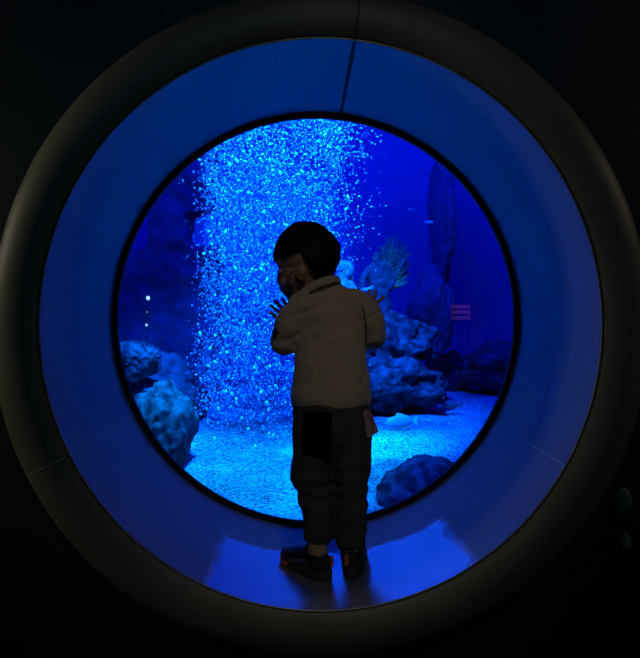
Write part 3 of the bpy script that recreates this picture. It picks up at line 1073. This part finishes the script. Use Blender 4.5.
# socks + shoes
def shoe(heel, ang, nm_lab, ankle, Ls=0.178, tab=0.014):
    """heel: sole point at the back; ang: heading clockwise from +y (into the tank), radians"""
    X = Matrix.Translation(heel) @ Matrix.Rotation(-ang, 4, 'Z') @ Matrix.Diagonal((1.08, 1, 1.25, 1))
    mb = MB()
    k = Ls / 0.15
    mb.tube([(0, 0.022 * k, 0.030), (0, 0.055 * k, 0.032), (0.002, 0.095 * k, 0.026), (0.003, 0.128 * k, 0.021)],
            [(0.026, 0.026), (0.028, 0.028), (0.031, 0.023), (0.026, 0.016)], seg=24)
    mb.tube([(0, 0.026 * k, 0.030), (0, 0.030 * k, 0.040)], [(0.026, 0.024), (0.027, 0.026)], seg=24, cap=2)
    mb.ell((0, 0.008 * k, 0.040), (0.017, 0.010, 0.016))
    mb.ell((0, 0.062 * k, 0.052), (0.016, 0.022, 0.013), Matrix.Rotation(R(-25), 3, 'X'))
    up = part('shoe', mb.fused(0.0025, 4, xf=X), 'shoe', label=nm_lab)
    # sole
    out = []
    N = 48
    for i in range(N):
        t = 2 * PI * i / N
        y = 0.074 * k + 0.080 * k * -math.cos(t); 
        wd = 0.030 + 0.005 * math.sin((y / (0.15 * k) - .2) * PI) - 0.004 * math.exp(-((y - .06 * k) / .02) ** 2)
        out.append((wd * math.copysign(abs(math.sin(t)) ** 0.75, math.sin(t)), y))
    sb = MB(); vs = []
    for z, g in ((0.0, 0.95), (0.004, 1.02), (0.014, 1.04), (0.020, 0.98), (0.021, 0.85)):
        for x, y in out:
            toe = 0.010 * max(0, (y / (0.154 * k) - 0.7) / 0.3) ** 2
            vs.append((x * g, 0.074 * k + (y - 0.074 * k) * (1 + (g - 1) * .6), z + toe + (0.004 * (y < .03) if z > .01 else 0)))
    fs = [tuple(range(N - 1, -1, -1)), tuple(range(4 * N, 5 * N))]
    for r_ in range(4):
        for i in range(N):
            fs.append((r_ * N + i, r_ * N + (i + 1) % N, (r_ + 1) * N + (i + 1) % N, (r_ + 1) * N + i))
    sb.add(vs, fs)
    part('sole', sb.mesh('s', X), 'sole', up)
    for s_ in (-1, 1):
        part('side_stripe', MB().tube([(s_ * 0.0285, 0.050 * k, 0.034), (s_ * 0.031, 0.075 * k, 0.030), (s_ * 0.031, 0.10 * k, 0.022)], [(0.004, 0.002)] * 3, side=(0, 0, 1), seg=8).mesh('s', X), 'blue_trim', up)
    part('sole_insert', MB().tube([(-0.036, 0.108 * k, 0.012), (-0.034, 0.124 * k, 0.013), (-0.027, 0.138 * k, 0.016)], [(0.005, 0.003)] * 3, side=(0, 0, 1), seg=10).mesh('s', X), 'orange', up, 'orange sole insert')
    part('heel_tab', MB().tube([(tab, 0.0005 * k, 0.030), (tab, 0.000, 0.048)], [(0.005, 0.003)] * 2, side=(1, 0, 0), seg=10).mesh('s', X), 'orange', up, 'orange heel tab')
    sk = MB().tube([X @ Vector((0, 0.030 * k, 0.040)), ankle + Vector((0, 0, 0.02))], [0.027, 0.027], seg=20)
    part('sock', sk.mesh(), 'sock')
    return up


def reveal_z(x): return -B * math.sqrt(1 - (x / A) ** 2)


hl_ = P(328, 585, 1.612); hl_.z = reveal_z(hl_.x) + 0.001
shoe(hl_, R(-42), 'black trainer pointing sideways with orange sole insert', P(317, 545, 1.655))
hr_ = P(352, 580, 1.612); hr_.z = reveal_z(hr_.x) + 0.0012
shoe(hr_, R(8), 'black trainer pointing at the glass with orange heel tab', P(351, 545, 1.665), tab=-0.014)

# ------------------------------------------------------------------ pale wall knobs at the right edge of the photograph
for (x, y, w_, h_, lab) in ((623, 501, 8, 14, 'pale oval wall knob beside the surround ring, the larger one'),
                            (625, 541, 5, 9, 'smaller pale oval wall knob just below the larger one')):
    d = 1.47
    c = P(x, y, d)
    u = d / FOC
    root = empty('wall_knob', (c.x, 1.505, c.z))
    tag(root, lab, 'hook', 'pale wall knobs')
    link('knob_cap', MB().ell(c, (w_ * u, 0.018, h_ * u)).mesh(), 'knob', root)
    link('stem', MB().tube([(c.x, 1.502, c.z), (c.x, 1.475, c.z)], [0.006, 0.006], seg=12, cap=1).mesh(), 'rubber', root)

# a lit panel in the gallery, seen as a faint reflection in the acrylic; a small lamp in the tank
def mirror_px(px, py, D_):   # place at distance D_ behind the camera plane so its mirror image shows at px,py
    q = P(px, py, 2 * YG + D_)
    return Vector((q.x, -D_, q.z))


root = empty('underwater_lamp', P(147, 342, 3.95))
tag(root, 'slim upright underwater lamp with white bulbs above the topmost rock of the pile', 'lamp')
link('stem', MB().tube([P(147, 345, 3.96), P(147.5, 320, 3.96), P(148, 294, 3.96)], [0.004, 0.004, 0.003], seg=8).mesh(), 'rubber', root)
for (x, y, r_, st) in ((148, 298, 0.0125, 2.6), (147, 312, 0.006, 0.5), (146.5, 325, 0.0085, 1.8)):
    link('bulb', MB().ell(P(x, y, 3.94), (r_, r_, r_ * 1.15), seg=16, rings=10).mesh(), emit_mat('lamp_glow', (1, .60, .5), st), root)
c = mirror_px(464, 312, 2.9)
root = empty('display_panel', c); tag(root, 'dim pink lit display mirrored in the window near the dark distant rocks', 'display')
link('housing', MB().box((c.x - .16, c.y - .3, c.z - .11), (c.x + .16, c.y - .01, c.z + .11)).mesh(), 'rubber', root, smooth=False)
mb = MB()
for k in range(3):
    mb.box((c.x - .14, c.y - .01, c.z - .09 + .065 * k), (c.x + .14, c.y + .004, c.z - .045 + .065 * k))
link('screen', mb.mesh(), emit_mat('pink_glow', (0.9, 0.20, 0.45), 0.5), root, smooth=False)


# ------------------------------------------------------------------ light
def area(name, loc, target, size, power, col, spread=None, sy=None):
    l = bpy.data.lights.new(name, 'AREA'); l.energy = power; l.color = col; l.size = size
    if sy: l.shape = 'RECTANGLE'; l.size_y = sy
    if spread: l.spread = spread
    o = bpy.data.objects.new(name, l); COL.objects.link(o); o.location = loc
    o.rotation_euler = (Vector(target) - Vector(loc)).to_track_quat('-Z', 'Y').to_euler()
    return o


def spot(name, loc, target, power, col, angle, blend=0.5, r=0.05):
    l = bpy.data.lights.new(name, 'SPOT'); l.energy = power; l.color = col; l.spot_size = R(angle); l.spot_blend = blend; l.shadow_soft_size = r
    o = bpy.data.objects.new(name, l); COL.objects.link(o); o.location = loc
    o.rotation_euler = (Vector(target) - Vector(loc)).to_track_quat('-Z', 'Y').to_euler()
    return o


# tank lamps hanging over the water, with fills added for statues and backdrop
area('tank_light_front', (0, 2.9, 2.8), (0, 3.6, -0.8), 2.4, 300, (0.0, 0.22, 1.0), sy=0.8)
spot('tank_spot_bubbles', (-0.1, 2.7, 2.8), (-0.3, 4.3, 0.2), 5600, (0.05, 0.50, 1.0), 56, 0.7)
spot('tank_spot_sand', (0.4, 3.2, 2.8), (0.34, 3.95, -0.85), 2600, (0.05, 1.0, 0.80), 20, 0.9)
spot('tank_spot_sand_b', (-0.4, 2.5, 2.8), (-0.40, 3.45, -0.85), 2600, (0.03, 1.0, 0.95), 38, 0.9)
spot('statue_fill_spot', (1.2, 3.6, 2.8), (0.47, 5.2, 0.25), 420, (0.03, 0.8, 1.0), 18, 0.9)  # added fill so the statues read; no such fixture is known
area('water_glow_fill', (0, 5.6, 2.8), (0, 7.6, 0.0), 5.5, 230, (0.0, 0.035, 1.0), sy=0.6)  # added: lights the back wall in place of scattered glow in the water
spot('backdrop_fill_spot', (-0.3, 5.6, 2.8), (-0.5, 7.6, 0.9), 900, (0.0, 0.35, 1.0), 50, 1.0)  # added fill to brighten the backdrop behind the bubble column
# ring of blue lamps mounted on the tank side of the wall round the window
for k in range(8):
    an = 2 * PI * (k + .5) / 8
    c, s_ = math.cos(an), math.sin(an)
    zz = 0.98 * s_ if s_ > -0.7 else -0.80
    area('window_ring_lamp', (1.0 * c, 2.22, zz), (-0.5 * c, 1.52, -0.5 * s_), 0.10, 18, (0.0, 0.03, 1.0), sy=0.3)
# warm, very dim gallery light
spot('gallery_spot_left', (-2.9, 1.12, 0.7), (-0.85, 1.45, 0.1), 32.0, (1.0, 0.93, 0.68), 45, 1.0, 0.1)
spot('gallery_spot_right', (2.9, 1.12, 1.2), (0.85, 1.45, 0.3), 9.0, (1.0, 0.80, 0.60), 45, 1.0, 0.1)
spot('gallery_light', (0.3, -1.0, 2.5), (0.02, 1.72, -0.22), 38, (1.0, 0.80, 0.60), 24, 1.0, 0.15)

area('gallery_blue_fill', (0, -2.6, 2.45), (0, 1.5, 0.6), 1.5, 7, (0.06, 0.55, 1.0))  # added fill giving the dark wall a faint bluish ambient
wd = bpy.data.worlds.new('world'); S.world = wd; wd.use_nodes = True
wd.node_tree.nodes['Background'].inputs[0].default_value = (0, 0, 0, 1)

S.view_settings.view_transform = 'Standard'
S.view_settings.look = 'None'
S.view_settings.gamma = 1
S.view_settings.use_curve_mapping = False
S.view_settings.exposure = 0.0
S.cycles.max_bounces = 6
S.cycles.transparent_max_bounces = 12
S.cycles.volume_bounces = 0
S.cycles.sample_clamp_indirect = 4
S.cycles.use_denoising = True
